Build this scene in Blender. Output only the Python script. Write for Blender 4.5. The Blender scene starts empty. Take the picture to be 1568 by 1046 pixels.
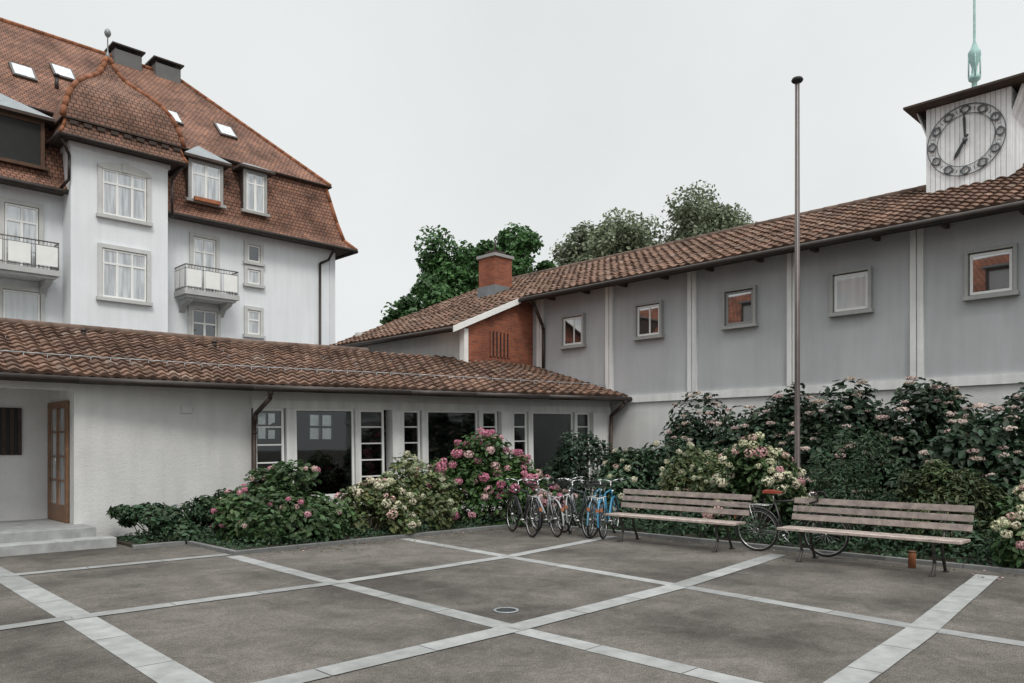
import bpy, math, random
import numpy as np
from mathutils import Vector, Matrix
random.seed(7); rng=np.random.default_rng(7)
scene=bpy.context.scene

# ------------------------------------------------------------------ materials
def new_mat(name):
    m=bpy.data.materials.new(name); m.use_nodes=True
    nt=m.node_tree; b=nt.nodes['Principled BSDF']
    return m,nt,b
def N(nt,t,**kw):
    n=nt.nodes.new(t)
    for k,v in kw.items(): setattr(n,k,v)
    return n
def pmat(name,col,rough=.7,ns=2.0,na=.15,bs=40,bst=.15,spec=.3,metal=0,streak=0,trans=0):
    m,nt,b=new_mat(name); L=nt.links.new
    tc=N(nt,'ShaderNodeTexCoord')
    no=N(nt,'ShaderNodeTexNoise'); no.inputs['Scale'].default_value=ns; no.inputs['Detail'].default_value=8; no.inputs['Roughness'].default_value=.6
    L(tc.outputs['Object'],no.inputs['Vector'])
    mr=N(nt,'ShaderNodeMapRange'); mr.inputs['From Min'].default_value=.3; mr.inputs['From Max'].default_value=.7
    mr.inputs['To Min'].default_value=1-na; mr.inputs['To Max'].default_value=1+na
    L(no.outputs['Fac'],mr.inputs['Value'])
    at=N(nt,'ShaderNodeAttribute'); at.attribute_name='Col'
    mx=N(nt,'ShaderNodeVectorMath',operation='MULTIPLY'); mx.inputs[1].default_value=col[:3]
    L(at.outputs['Color'],mx.inputs[0])
    sc=N(nt,'ShaderNodeVectorMath',operation='SCALE'); L(mx.outputs[0],sc.inputs[0]); L(mr.outputs[0],sc.inputs['Scale'])
    out=sc.outputs[0]
    if streak:
        mp=N(nt,'ShaderNodeMapping'); mp.inputs['Scale'].default_value=(3,3,.25)
        L(tc.outputs['Object'],mp.inputs['Vector'])
        n2=N(nt,'ShaderNodeTexNoise'); n2.inputs['Scale'].default_value=1.6; n2.inputs['Detail'].default_value=6
        L(mp.outputs[0],n2.inputs['Vector'])
        m2=N(nt,'ShaderNodeMapRange'); m2.inputs['From Min'].default_value=.35; m2.inputs['From Max'].default_value=.62
        m2.inputs['To Min'].default_value=1-streak; m2.inputs['To Max'].default_value=1
        L(n2.outputs['Fac'],m2.inputs['Value'])
        s2=N(nt,'ShaderNodeVectorMath',operation='SCALE'); L(out,s2.inputs[0]); L(m2.outputs[0],s2.inputs['Scale']); out=s2.outputs[0]
    L(out,b.inputs['Base Color'])
    b.inputs['Roughness'].default_value=rough; b.inputs['Metallic'].default_value=metal
    b.inputs['Specular IOR Level'].default_value=spec
    if bst:
        nb=N(nt,'ShaderNodeTexNoise'); nb.inputs['Scale'].default_value=bs; nb.inputs['Detail'].default_value=4
        L(tc.outputs['Object'],nb.inputs['Vector'])
        bu=N(nt,'ShaderNodeBump'); bu.inputs['Strength'].default_value=bst; bu.inputs['Distance'].default_value=.02
        L(nb.outputs['Fac'],bu.inputs['Height']); L(bu.outputs[0],b.inputs['Normal'])
    if trans:
        tr=N(nt,'ShaderNodeBsdfTranslucent'); L(out,tr.inputs['Color'])
        ms=N(nt,'ShaderNodeMixShader'); ms.inputs[0].default_value=trans
        o=nt.nodes['Material Output']
        L(b.outputs[0],ms.inputs[1]); L(tr.outputs[0],ms.inputs[2]); L(ms.outputs[0],o.inputs['Surface'])
    return m
def brickmat(name,c1,c2,mort_or_shadow,w,h,ms,bst=.6,offs=.5,patch=.3,pcol=None,rough=.85):  # joint colour: real mortar on brick, painted shadow lines on tile roofs
    m,nt,b=new_mat(name); L=nt.links.new
    uv=N(nt,'ShaderNodeUVMap'); uv.uv_map='UVMap'
    br=N(nt,'ShaderNodeTexBrick'); br.offset=offs
    br.inputs['Color1'].default_value=(*c1,1); br.inputs['Color2'].default_value=(*c2,1); br.inputs['Mortar'].default_value=(*mort_or_shadow,1)
    br.inputs['Scale'].default_value=1; br.inputs['Mortar Size'].default_value=ms; br.inputs['Brick Width'].default_value=w; br.inputs['Row Height'].default_value=h
    br.inputs['Mortar Smooth'].default_value=.2
    L(uv.outputs[0],br.inputs['Vector'])
    tc=N(nt,'ShaderNodeTexCoord')
    no=N(nt,'ShaderNodeTexNoise'); no.inputs['Scale'].default_value=.9; no.inputs['Detail'].default_value=9; no.inputs['Roughness'].default_value=.7
    L(tc.outputs['Object'],no.inputs['Vector'])
    mr=N(nt,'ShaderNodeMapRange'); mr.inputs['From Min'].default_value=.35; mr.inputs['From Max'].default_value=.65
    mr.inputs['To Min'].default_value=1-patch; mr.inputs['To Max'].default_value=1+patch
    L(no.outputs['Fac'],mr.inputs['Value'])
    sc=N(nt,'ShaderNodeVectorMath',operation='SCALE'); L(br.outputs['Color'],sc.inputs[0]); L(mr.outputs[0],sc.inputs['Scale'])
    L(sc.outputs[0],b.inputs['Base Color']); b.inputs['Roughness'].default_value=rough; b.inputs['Specular IOR Level'].default_value=.2
    bu=N(nt,'ShaderNodeBump'); bu.invert=True; bu.inputs['Strength'].default_value=bst; bu.inputs['Distance'].default_value=.03
    L(br.outputs['Fac'],bu.inputs['Height']); L(bu.outputs[0],b.inputs['Normal'])
    return m
def glassmat(name,tint=(.45,.5,.5),refl=.25,opaque=None,rmax=.9,wav=.0015,var=0):
    m,nt,b=new_mat(name); L=nt.links.new; nt.nodes.remove(b)
    tc=N(nt,'ShaderNodeTexCoord'); no=N(nt,'ShaderNodeTexNoise'); no.inputs['Scale'].default_value=1.6; no.inputs['Detail'].default_value=0; L(tc.outputs['Object'],no.inputs['Vector'])
    bu=N(nt,'ShaderNodeBump'); bu.inputs['Strength'].default_value=.3; bu.inputs['Distance'].default_value=wav; L(no.outputs['Fac'],bu.inputs['Height'])
    if opaque:
        t=N(nt,'ShaderNodeBsdfDiffuse'); t.inputs[0].default_value=(*opaque,1)
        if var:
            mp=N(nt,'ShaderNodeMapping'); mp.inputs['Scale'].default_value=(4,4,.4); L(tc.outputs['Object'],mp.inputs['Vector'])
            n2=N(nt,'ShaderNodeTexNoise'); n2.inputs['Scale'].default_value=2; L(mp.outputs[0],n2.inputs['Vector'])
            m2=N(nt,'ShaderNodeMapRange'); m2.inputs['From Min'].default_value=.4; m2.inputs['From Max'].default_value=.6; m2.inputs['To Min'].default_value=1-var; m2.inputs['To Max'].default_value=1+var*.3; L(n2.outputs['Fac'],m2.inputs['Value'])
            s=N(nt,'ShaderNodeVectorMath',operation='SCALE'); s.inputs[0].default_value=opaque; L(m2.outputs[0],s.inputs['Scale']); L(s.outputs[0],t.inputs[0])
    else: t=N(nt,'ShaderNodeBsdfTransparent'); t.inputs[0].default_value=(*tint,1)
    g=N(nt,'ShaderNodeBsdfGlossy'); g.inputs['Roughness'].default_value=.02; g.inputs['Color'].default_value=(.9,.92,.95,1); L(bu.outputs[0],g.inputs['Normal'])
    lw=N(nt,'ShaderNodeLayerWeight'); lw.inputs[0].default_value=.3
    mr=N(nt,'ShaderNodeMapRange'); mr.inputs['To Min'].default_value=refl; mr.inputs['To Max'].default_value=rmax
    L(lw.outputs['Fresnel'],mr.inputs['Value'])
    ms=N(nt,'ShaderNodeMixShader'); L(mr.outputs[0],ms.inputs[0]); L(t.outputs[0],ms.inputs[1]); L(g.outputs[0],ms.inputs[2])
    L(ms.outputs[0],nt.nodes['Material Output'].inputs['Surface'])
    return m

M_white=pmat('white_render',(.78,.80,.825),.85,ns=.6,na=.05,bs=60,bst=.15,streak=.06)
M_plaster=pmat('old_plaster',(.65,.645,.635),.9,ns=1.1,na=.09,bs=30,bst=.4,streak=.07)
M_greywall=pmat('grey_wall',(.455,.46,.475),.9,ns=.6,na=.09,bs=50,bst=.2,streak=.08)
M_pil=pmat('pilaster_paint',(.76,.76,.75),.8,ns=2,na=.08,streak=.15)
M_stone=pmat('window_stone',(.50,.50,.49),.85,ns=3,na=.08)
M_wpaint=pmat('white_paint',(.80,.80,.78),.5,ns=3,na=.05,bst=0)
M_dwood=pmat('dark_wood',(.05,.035,.028),.7,ns=5,na=.3)
M_soffit=pmat('soffit_wood',(.07,.058,.05),.8,ns=4,na=.3)
M_gutter=pmat('gutter_metal',(.04,.032,.028),.45,ns=4,na=.3,bst=0,metal=.3,spec=.4)
M_copper=pmat('pipe_copper',(.07,.05,.042),.5,ns=3,na=.3,bst=0,metal=.3)
M_verdi=pmat('verdigris',(.33,.50,.47),.7,ns=6,na=.2)
M_zinc=pmat('zinc_sheet',(.22,.24,.25),.45,ns=3,na=.15,metal=.4,bst=0)
M_wood=pmat('door_wood',(.20,.11,.065),.5,ns=6,na=.25)
M_bench=pmat('weathered_slats',(.24,.20,.18),.75,ns=9,na=.35,bs=60,bst=.3)
M_iron=pmat('bench_iron',(.06,.055,.05),.5,ns=6,na=.3,bst=0,metal=.4)
M_black=pmat('black_rubber',(.02,.02,.02),.6,bst=0)
M_chrome=pmat('chrome',(.55,.55,.55),.25,metal=1,bst=0)
M_pole=pmat('pole_steel',(.14,.115,.11),.5,ns=3,na=.2,metal=.2,bst=0)
M_tile=pmat('clay_pantile',(.140,.098,.078),.9,ns=1.0,na=.38,bs=25,bst=.4,spec=.15)
M_slab=pmat('stone_slab',(.285,.29,.285),.8,ns=5,na=.2,bs=90,bst=.3)
M_soil=pmat('soil',(.05,.042,.03),.95,ns=8,na=.4,bs=20,bst=.8)
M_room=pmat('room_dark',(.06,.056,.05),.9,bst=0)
M_terra=pmat('terracotta',(.33,.13,.065),.85,ns=5,na=.3)
M_board=pmat('weathered_boards',(.82,.83,.84),.8,ns=5,na=.08,streak=.14)
M_clock=pmat('clock_metal',(.12,.13,.14),.5,ns=5,na=.15,bst=0)
M_bark=pmat('bark',(.07,.055,.04),.95,ns=8,na=.3,bst=.6,bs=15)
M_leaf=pmat('leaf',(1,1,1),.5,ns=2,na=.15,bst=0,spec=.35,trans=.25)
M_petal=pmat('petal',(1,1,1),.7,bst=0,na=.05,trans=.2)
M_roofL=brickmat('beaver_tiles',(.27,.135,.09),(.18,.10,.075),(.07,.042,.033),.17,.15,.016,bst=.9,patch=.5)  # dark joint colour paints the shadow lines between tiles
M_roofB=brickmat('bay_tiles',(.24,.13,.09),(.17,.105,.08),(.07,.04,.032),.17,.15,.016,bst=.9,patch=.45)  # tile shadow lines painted in by the dark joint colour
M_roofX=brickmat('far_roof_tiles',(.30,.10,.05),(.20,.075,.045),(.06,.03,.02),.3,.3,.03,bst=.5,patch=.5)
M_brick=brickmat('red_brick',(.33,.10,.05),(.23,.07,.042),(.20,.13,.10),.25,.075,.010,bst=.4,patch=.3)
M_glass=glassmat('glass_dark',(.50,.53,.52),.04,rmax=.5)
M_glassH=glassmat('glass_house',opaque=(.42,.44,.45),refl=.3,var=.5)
M_glassR=glassmat('glass_right',opaque=(.03,.03,.03),refl=.42)
M_glassD=glassmat('glass_dim',opaque=(.03,.035,.04),refl=.12)
M_blind=glassmat('glass_blind',opaque=(.55,.57,.58),refl=.08,var=.1)
# asphalt
M_asph,nt,b=new_mat('asphalt'); L=nt.links.new
tc=N(nt,'ShaderNodeTexCoord')
n1=N(nt,'ShaderNodeTexNoise'); n1.inputs['Scale'].default_value=.45; n1.inputs['Detail'].default_value=10; n1.inputs['Roughness'].default_value=.65
n2=N(nt,'ShaderNodeTexNoise'); n2.inputs['Scale'].default_value=90; n2.inputs['Detail'].default_value=3
n3=N(nt,'ShaderNodeTexVoronoi'); n3.inputs['Scale'].default_value=110
n4=N(nt,'ShaderNodeTexNoise'); n4.inputs['Scale'].default_value=2.2; n4.inputs['Detail'].default_value=10; n4.inputs['Distortion'].default_value=1.2; n4.inputs['Roughness'].default_value=.72
n5=N(nt,'ShaderNodeTexNoise'); n5.inputs['Scale'].default_value=24; n5.inputs['Detail'].default_value=5
for n in (n1,n2,n3,n4,n5): L(tc.outputs['Object'],n.inputs['Vector'])
cr=N(nt,'ShaderNodeValToRGB'); e=cr.color_ramp.elements
e[0].position=.38; e[0].color=(.066,.058,.051,1); e[1].position=.58; e[1].color=(.145,.131,.116,1)
L(n1.outputs['Fac'],cr.inputs[0])
def mrange(node,a,b_,c,d):
    m=N(nt,'ShaderNodeMapRange'); m.inputs['From Min'].default_value=a; m.inputs['From Max'].default_value=b_; m.inputs['To Min'].default_value=c; m.inputs['To Max'].default_value=d
    L(node.outputs['Fac'],m.inputs['Value']); return m
prev=cr.outputs[0]
for m in (mrange(n4,.35,.65,.72,1.18),mrange(n2,.3,.7,.4,1.6),mrange(n5,.35,.65,.86,1.14),mrange(n4,.66,.70,1,.6)):
    s=N(nt,'ShaderNodeVectorMath',operation='SCALE'); L(prev,s.inputs[0]); L(m.outputs[0],s.inputs['Scale']); prev=s.outputs[0]
L(prev,b.inputs['Base Color']); b.inputs['Roughness'].default_value=.85; b.inputs['Specular IOR Level'].default_value=.3
bu=N(nt,'ShaderNodeBump'); bu.inputs['Strength'].default_value=.5; bu.inputs['Distance'].default_value=.01
L(n3.outputs['Distance'],bu.inputs['Height']); L(bu.outputs[0],b.inputs['Normal'])

# ------------------------------------------------------------------ mesh builder
class MB:
    def __init__(s): s.v=[];s.f=[];s.m=[];s.c=[];s.mats=[];s.sm=[]
    def mi(s,mat):
        if mat not in s.mats: s.mats.append(mat)
        return s.mats.index(mat)
    def face(s,pts,mat,c=(1,1,1),sm=False):
        i=len(s.v); s.v.extend([tuple(p) for p in pts]); s.f.append(tuple(range(i,i+len(pts)))); s.m.append(s.mi(mat)); s.c.append(c); s.sm.append(sm)
    def mesh(s,vs,fs,mat,c=(1,1,1),sm=False):
        i=len(s.v); s.v.extend([tuple(p) for p in vs]); k=s.mi(mat)
        for f in fs: s.f.append(tuple(i+a for a in f)); s.m.append(k); s.c.append(c); s.sm.append(sm)
    def box(s,x0,x1,y0,y1,z0,z1,mat,c=(1,1,1),T=None):
        P=[(x,y,z) for z in (z0,z1) for y in (y0,y1) for x in (x0,x1)]
        if T is not None: P=[T@Vector(p) for p in P]
        s.mesh(P,[(0,2,3,1),(4,5,7,6),(0,1,5,4),(2,6,7,3),(0,4,6,2),(1,3,7,5)],mat,c)
    def tube(s,p0,p1,r0,mat,r1=None,n=8,c=(1,1,1)):
        p0=Vector(p0);p1=Vector(p1); r1=r0 if r1 is None else r1
        d=(p1-p0)
        if d.length<1e-6: return
        d.normalize(); a=d.orthogonal().normalized(); b_=d.cross(a)
        vs=[]
        for p,r in ((p0,r0),(p1,r1)):
            for k in range(n):
                t=2*math.pi*k/n; vs.append(p+a*r*math.cos(t)+b_*r*math.sin(t))
        fs=[(k,(k+1)%n,n+(k+1)%n,n+k) for k in range(n)]+[tuple(range(n-1,-1,-1)),tuple(range(n,2*n))]
        s.mesh(vs,fs,mat,c,True)
    def path(s,pts,r,mat,n=8,c=(1,1,1)):
        for a,b_ in zip(pts[:-1],pts[1:]): s.tube(a,b_,r,mat,n=n,c=c)
    def torus(s,cen,R,r,mat,ax='y',NN=28,n=6,c=(1,1,1),a0=0,a1=2*math.pi):
        cen=Vector(cen); vs=[]; full=abs(a1-a0-2*math.pi)<1e-6; K=NN if full else NN+1
        for i in range(K):
            t=a0+(a1-a0)*i/NN
            for k in range(n):
                q=2*math.pi*k/n; rr=R+r*math.cos(q); h=r*math.sin(q)
                if ax=='y': p=Vector((rr*math.cos(t),h,rr*math.sin(t)))
                elif ax=='x': p=Vector((h,rr*math.cos(t),rr*math.sin(t)))
                else: p=Vector((rr*math.cos(t),rr*math.sin(t),h))
                vs.append(cen+p)
        fs=[]
        for i in range(NN):
            j=(i+1)%K
            for k in range(n):
                l=(k+1)%n; fs.append((i*n+k,j*n+k,j*n+l,i*n+l))
        s.mesh(vs,fs,mat,c,True)
    def lathe(s,cen,prof,mat,n=16,c=(1,1,1),sm=True):
        cen=Vector(cen); vs=[]
        for r,z in prof:
            for k in range(n):
                t=2*math.pi*k/n; vs.append(cen+Vector((r*math.cos(t),r*math.sin(t),z)))
        fs=[(i*n+k,i*n+(k+1)%n,(i+1)*n+(k+1)%n,(i+1)*n+k) for i in range(len(prof)-1) for k in range(n)]
        fs.append(tuple(range(n-1,-1,-1))); fs.append(tuple((len(prof)-1)*n+k for k in range(n)))
        s.mesh(vs,fs,mat,c,sm)
    def build(s,name,parent=None,T=None,bevel=0):
        me=bpy.data.meshes.new(name); me.from_pydata(s.v,[],s.f)
        for m in s.mats: me.materials.append(m)
        me.polygons.foreach_set('material_index',s.m); me.polygons.foreach_set('use_smooth',s.sm)
        V=np.array(s.v,dtype=float); cols=[];uvs=[]
        for f,c in zip(s.f,s.c):
            p=V[list(f)]
            n=np.zeros(3)
            for i in range(1,len(p)-1):
                a=p[i]-p[0]; b_=p[i+1]-p[0]
                n+=(a[1]*b_[2]-a[2]*b_[1],a[2]*b_[0]-a[0]*b_[2],a[0]*b_[1]-a[1]*b_[0])
            ln=math.sqrt(n@n); n=n/ln if ln>0 else np.array((0,0,1.))
            if abs(n[2])>.999: t=np.array((1.,0,0)); bb=np.array((0,1.,0))
            else:
                q=math.hypot(n[0],n[1]); t=np.array((-n[1]/q,n[0]/q,0)); bb=np.array((-n[2]*t[1],n[2]*t[0],n[0]*t[1]-n[1]*t[0]))
            uvs.append(np.stack([p@t,p@bb],1)); cols.extend([(c[0],c[1],c[2],1)]*len(f))
        uv=me.uv_layers.new(name='UVMap'); uv.data.foreach_set('uv',np.concatenate(uvs).ravel())
        ca=me.color_attributes.new('Col','FLOAT_COLOR','CORNER'); ca.data.foreach_set('color',np.array(cols).ravel())
        me.update()
        o=bpy.data.objects.new(name,me); scene.collection.objects.link(o)
        if T is not None: o.matrix_basis=T
        if parent: adopt(o,parent)
        if bevel:
            bv=o.modifiers.new('b','BEVEL'); bv.width=bevel; bv.segments=2; bv.limit_method='ANGLE'
        return o
def adopt(o,parent):
    o.parent=parent; o.matrix_parent_inverse=Matrix.Translation(-parent.location)
def empty(name,loc=(0,0,0)):
    o=bpy.data.objects.new(name,None); scene.collection.objects.link(o); o.location=loc; o.empty_display_size=.3; return o
def g(v): return (v,v,v)

# ------------------------------------------------------------------ pantiles
def pantiles(mb,S,na,nb,mat,h=.05,lip=.04,vmin=.65,vmax=1.35):
    """S(a,b)->Vector, a along eave 0..1, b up the slope 0..1"""
    xs=[0,.18,.36,.54,.78,1.0]; hs=[.15,.75,1,.75,.1,.15]
    for i in range(na):
        a0=i/na; a1=(i+1)/na
        for j in range(nb):
            b0=max(0,j/nb-.014*random.random()); b1=(j+1)/nb
            nrm=(S(a1,b0)-S(a0,b0)).cross(S(a0,b1)-S(a0,b0)).normalized()
            if nrm.z<0: nrm=-nrm
            lo=[];hi=[];ba=[]
            jit=random.uniform(-.009,.009); sh=random.uniform(-.04,.04)*(a1-a0)
            for x,hh in zip(xs,hs):
                a=a0+(a1-a0)*x
                lo.append(S(min(1,max(0,a+sh)),b0)+nrm*(hh*h+lip+jit)); hi.append(S(a,b1)+nrm*(hh*h+jit*.5)); ba.append(S(a,b0)-nrm*.01+nrm*hh*h*.6)
            v=random.uniform(vmin,vmax); t=random.random()
            c=(v*1.08,v*(1-.10*t),v*(.97-.18*t))
            if random.random()<.06: c=(v*1.35,v*1.4,v*1.4)
            k=len(xs)
            mb.mesh(lo+hi,[(q,q+1,k+q+1,k+q) for q in range(k-1)],mat,c,True)
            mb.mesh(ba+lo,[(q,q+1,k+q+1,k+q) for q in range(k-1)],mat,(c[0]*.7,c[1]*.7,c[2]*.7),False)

# ------------------------------------------------------------------ ground
mb=MB(); mb.face([(-300,-300,0),(400,-300,0),(400,400,0),(-300,400,0)],M_asph); mb.build('ground')

def band(name,pts,w,z):
    mb=MB()
    for (p,q) in zip(pts[:-1],pts[1:]):
        p=Vector((*p,0));q=Vector((*q,0)); d=q-p; Ln=d.length; d.normalize(); n=Vector((-d.y,d.x,0))
        k=max(1,round(Ln/.95)); 
        for i in range(k):
            a=p+d*(Ln*i/k+.005); b_=p+d*(Ln*(i+1)/k-.005)
            v=random.uniform(.80,1.14); j1=random.uniform(-.006,.006); j2=random.uniform(-.006,.006); w2=w/2
            mb.face([(*(a-n*(w2+j1)).xy,z),(*(b_-n*(w2+j1)).xy,z),(*(b_+n*(w2+j2)).xy,z),(*(a+n*(w2+j2)).xy,z)],M_slab,(v,v,v))
    return mb
pav=empty('paving_strips')
for u,w,pts in [(2.15,.29,[(2.1,-6),(2.15,5),(2.25,8.3),(2.3,11.4),(2.3,13.6)]),(5,.22,[(4.95,-6),(4.93,5),(5.05,8.2),(5.18,11.3)]),
              (7.9,.2,[(7.5,-6),(7.6,2.4),(7.85,5.15),(8.1,8.33),(8.35,11.3)]),(-.6,.25,[(-.6,-6),(-.6,13.6)])]:
    band('s',pts,w,.004).build('strip_long',pav)
for v,w,pts in [(2.35,.25,[(-6,2.0),(5,2.2),(7.57,2.42),(11.3,2.85)]),(5,.25,[(-6,4.8),(2,5.0),(4.92,5.02),(7.83,5.18),(11.2,5.62)]),
              (8.25,.2,[(-6,8.0),(2.2,8.3),(5.04,8.2),(8.1,8.35),(11.3,8.9)]),(11.5,.2,[(-6,11.6),(2.3,11.6),(5.2,11.5)])]:
    band('s',pts,w,.008).build('strip_cross',pav)
mb=MB(); mb.lathe((5.42,5.62,0),[(.13,.001),(.13,.012),(.115,.013),(.11,.009),(.001,.0095)],M_zinc,24,g(1.3))
for k in range(-4,5):
    w=math.sqrt(max(0,.1**2-(k*.022)**2)); mb.box(5.42-w,5.42+w,5.62+k*.022-.004,5.62+k*.022+.004,.010,.0125,M_black)
mb.build('drain_cover')
mb=MB()
def rectslab(x0,x1,y0,y1,z,mat): mb.box(x0,x1,y0,y1,-.02,z,mat)
rectslab(5.35,17,11.48,14.9,.05,M_soil); rectslab(11.8,17,-6,11.47,.052,M_soil); rectslab(4.45,5.34,13.3,14.9,.048,M_soil)
mb.build('planting_bed_soil')
mb=MB()
def curb(x0,x1,y0,y1):
    L_=max(x1-x0,y1-y0); k=max(1,round(L_/1.0))
    for i in range(k):
        v=random.uniform(.5,.75)
        if x1-x0>y1-y0: mb.box(x0+(x1-x0)*i/k+.004,x0+(x1-x0)*(i+1)/k-.004,y0,y1,-.02,.06,M_slab,(v,v,v))
        else: mb.box(x0,x1,y0+(y1-y0)*i/k+.004,y0+(y1-y0)*(i+1)/k-.004,-.02,.06,M_slab,(v,v,v))
curb(5.24,11.7,11.39,11.47); curb(11.72,11.8,-6,11.47); curb(5.25,5.33,11.48,13.2); curb(4.4,5.24,13.21,13.29)
mb.build('bed_kerb',bevel=.008)

# ------------------------------------------------------------------ LOW BUILDING
low=empty('low_pavilion')
sec=[((-5,14.55,2.83),(-5,19,4.18)),((3.9,14.40,2.83),(4.5,19,4.22)),((6.8,14.05,2.84),(9,18.8,4.25)),((10.1,13.5,2.88),(13.0,18.3,4.30)),
     ((11.8,13.3,2.9),(14.25,17.3,4.22)),((14.0,13.08,2.94),(15.4,16.45,4.12)),((16.9,12.8,3.0),(16.95,16.3,4.02))]
sec=[(Vector(a),Vector(b_)) for a,b_ in sec]
cum=[0]
for i in range(1,len(sec)): cum.append(cum[-1]+(((sec[i][0]+sec[i][1])-(sec[i-1][0]+sec[i-1][1]))/2).length)
TOT=cum[-1]
def Slow(a,b_):
    d=a*TOT
    for i in range(1,len(cum)):
        if d<=cum[i]+1e-6 or i==len(cum)-1:
            t=(d-cum[i-1])/(cum[i]-cum[i-1]); e=sec[i-1][0].lerp(sec[i][0],t); r=sec[i-1][1].lerp(sec[i][1],t)
            return e.lerp(r,b_)
mb=MB(); pantiles(mb,Slow,92,14,M_tile)
mb.build('roof_tiles',low)
mb=MB()
for (e0,r0),(e1,r1) in zip(sec[:-1],sec[1:]):
    dz=Vector((0,0,-.03)); d2=Vector((0,0,-.12))
    mb.face([e0+dz,e1+dz,r1+dz,r0+dz],M_soffit); mb.face([e0+d2,r0+d2,r1+d2,e1+d2],M_soffit); mb.face([e0+dz,e0+d2,e1+d2,e1+dz],M_dwood)
    mb.face([r0+dz,r1+dz,r1+d2,r0+d2],M_dwood)
mb.build('roof_deck',low)
mb=MB()
gp=[s_[0]+Vector((-.0,-.07,-.07)) for s_ in sec]; gp[-1]+=Vector((.05,0,0))
mb.path(gp,.065,M_gutter,10)
for i in range(60):
    a=Slow(i/60*.72,1);b_=Slow((i+1.05)/60*.72,1); mb.tube(a+Vector((0,0,.03)),b_+Vector((0,0,.035)),.09,M_tile,n=8,c=g(random.uniform(.7,1.2)))
mb.build('gutter_and_ridge',low)
mb=MB()
pts=[Slow(i/60,.22)+Vector((0,0,.14)) for i in range(61)]
mb.path(pts,.008,M_zinc,6,g(1.8)) 
for i in range(0,61):
    q=Slow(i/60,.22); mb.tube(q,q+Vector((0,0,.15)),.007,M_zinc,n=4,c=g(1.6))
for a,bb in ((.33,.75),(.44,.8),(.55,.78)):
    q=Slow(a,bb); mb.tube(q,q+Vector((0,0,.16)),.05,M_gutter); mb.tube(q+Vector((0,0,.15)),q+Vector((0,0,.19)),.075,M_gutter,.03)
for i in range(60):
    q=Slow(random.uniform(.02,.98),random.choice((.5,.57,.64))); mb.tube(q,q+Vector((0,-.04,.10)),.008,M_zinc,n=4)
mb.build('snow_guard',low)
mb=MB()
q=Vector((7.15,13.95,2.76)); mb.path([q,q+Vector((0,.02,-.18)),Vector((7.12,14.5,2.3)),Vector((7.12,14.57,2.1)),Vector((7.12,14.57,0))],.045,M_copper,10)
mb.tube((7.12,14.57,1.9),(7.12,14.57,1.95),.055,M_copper); mb.tube((7.12,14.57,2.1),(7.12,14.57,2.15),.055,M_copper); mb.tube(q+Vector((0,0,.04)),q+Vector((0,0,-.12)),.075,M_copper,.05)
q=Vector((16.7,12.75,2.93)); mb.path([q,q+Vector((0,0,-.15)),Vector((16.7,13.2,2.5)),Vector((16.7,13.25,0))],.05,M_copper,10)
mb.build('downpipes',low)
mb=MB()
mb.box(3.95,7.15,14.75,15.0,0,2.97,M_plaster)
mb.box(3.95,4.15,16.2,16.5,.0,3.2,M_plaster); mb.box(3.952,4.15,15.0,16.2,2.45,3.0,M_plaster)
mb.box(-5,3.95,16.3,16.5,0,3.3,M_plaster)
mb.box(-5,3.95,14.753,15.0,2.62,2.95,M_plaster); mb.box(-5,-2.5,14.75,15.0,0,2.62,M_plaster)
mb.box(-5,3.95,15.0,16.3,2.7,2.74,M_plaster)
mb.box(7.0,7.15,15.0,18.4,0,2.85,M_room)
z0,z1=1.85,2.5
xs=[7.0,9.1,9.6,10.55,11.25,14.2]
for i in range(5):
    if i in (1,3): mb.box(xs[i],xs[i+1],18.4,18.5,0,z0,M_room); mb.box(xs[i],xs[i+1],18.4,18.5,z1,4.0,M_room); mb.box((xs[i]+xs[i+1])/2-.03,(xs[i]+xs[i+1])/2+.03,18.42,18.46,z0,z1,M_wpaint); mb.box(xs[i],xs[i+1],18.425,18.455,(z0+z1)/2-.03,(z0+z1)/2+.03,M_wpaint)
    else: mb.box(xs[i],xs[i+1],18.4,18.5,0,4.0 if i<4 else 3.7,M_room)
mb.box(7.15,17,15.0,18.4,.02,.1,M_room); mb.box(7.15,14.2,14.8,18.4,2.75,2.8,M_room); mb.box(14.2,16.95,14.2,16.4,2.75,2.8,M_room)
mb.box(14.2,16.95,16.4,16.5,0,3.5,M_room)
mb.box(-5,7.0,18.7,18.85,0,4.0,M_plaster)
mb.box(5.75,5.95,14.70,14.75,2.28,2.42,M_plaster)
mb.build('walls',low)
mb=MB()
for u,v in ((8.6,16.2),(11.6,15.8),(12.9,16.0)):
    mb.box(u-.5,u+.5,v-.35,v+.35,.78,.82,M_wood)
    for a in (-.45,.45):
        for c_ in (-.3,.3): mb.box(u+a-.02,u+a+.02,v+c_-.02,v+c_+.02,.1,.78,M_dwood)
for u,v in ((9.0,17.2),(12.2,17.0)):  # hanging lampshades (unlit)
    mb.lathe((u,v,2.05),[(.22,0),(.16,.14),(.03,.2)],M_wpaint,14); mb.tube((u,v,2.2),(u,v,2.75),.01,M_black)
mb.box(7.7,8.5,18.25,18.39,.9,2.0,M_wpaint,g(.6)); mb.box(11.8,13.2,18.2,18.39,.3,1.9,M_wood)
mb.build('furniture_inside',low)
mb=MB()
mb.box(-5,4.1,14.05,16.3,-.02,.32,M_slab,g(1.1)); mb.box(-5,4.3,13.68,14.05,-.02,.16,M_slab,g(1.25))
mb.build('entrance_steps',low,bevel=.012)
mb=MB()
u0=3.90
mb.box(u0,3.95,15.03,15.13,.33,2.45,M_wood); mb.box(u0,3.95,16.08,16.2,.33,2.45,M_wood); mb.box(u0,3.95,15.13,16.08,2.33,2.45,M_wood); mb.box(u0+.005,3.95,15.13,16.08,.33,.62,M_wood)
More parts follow.
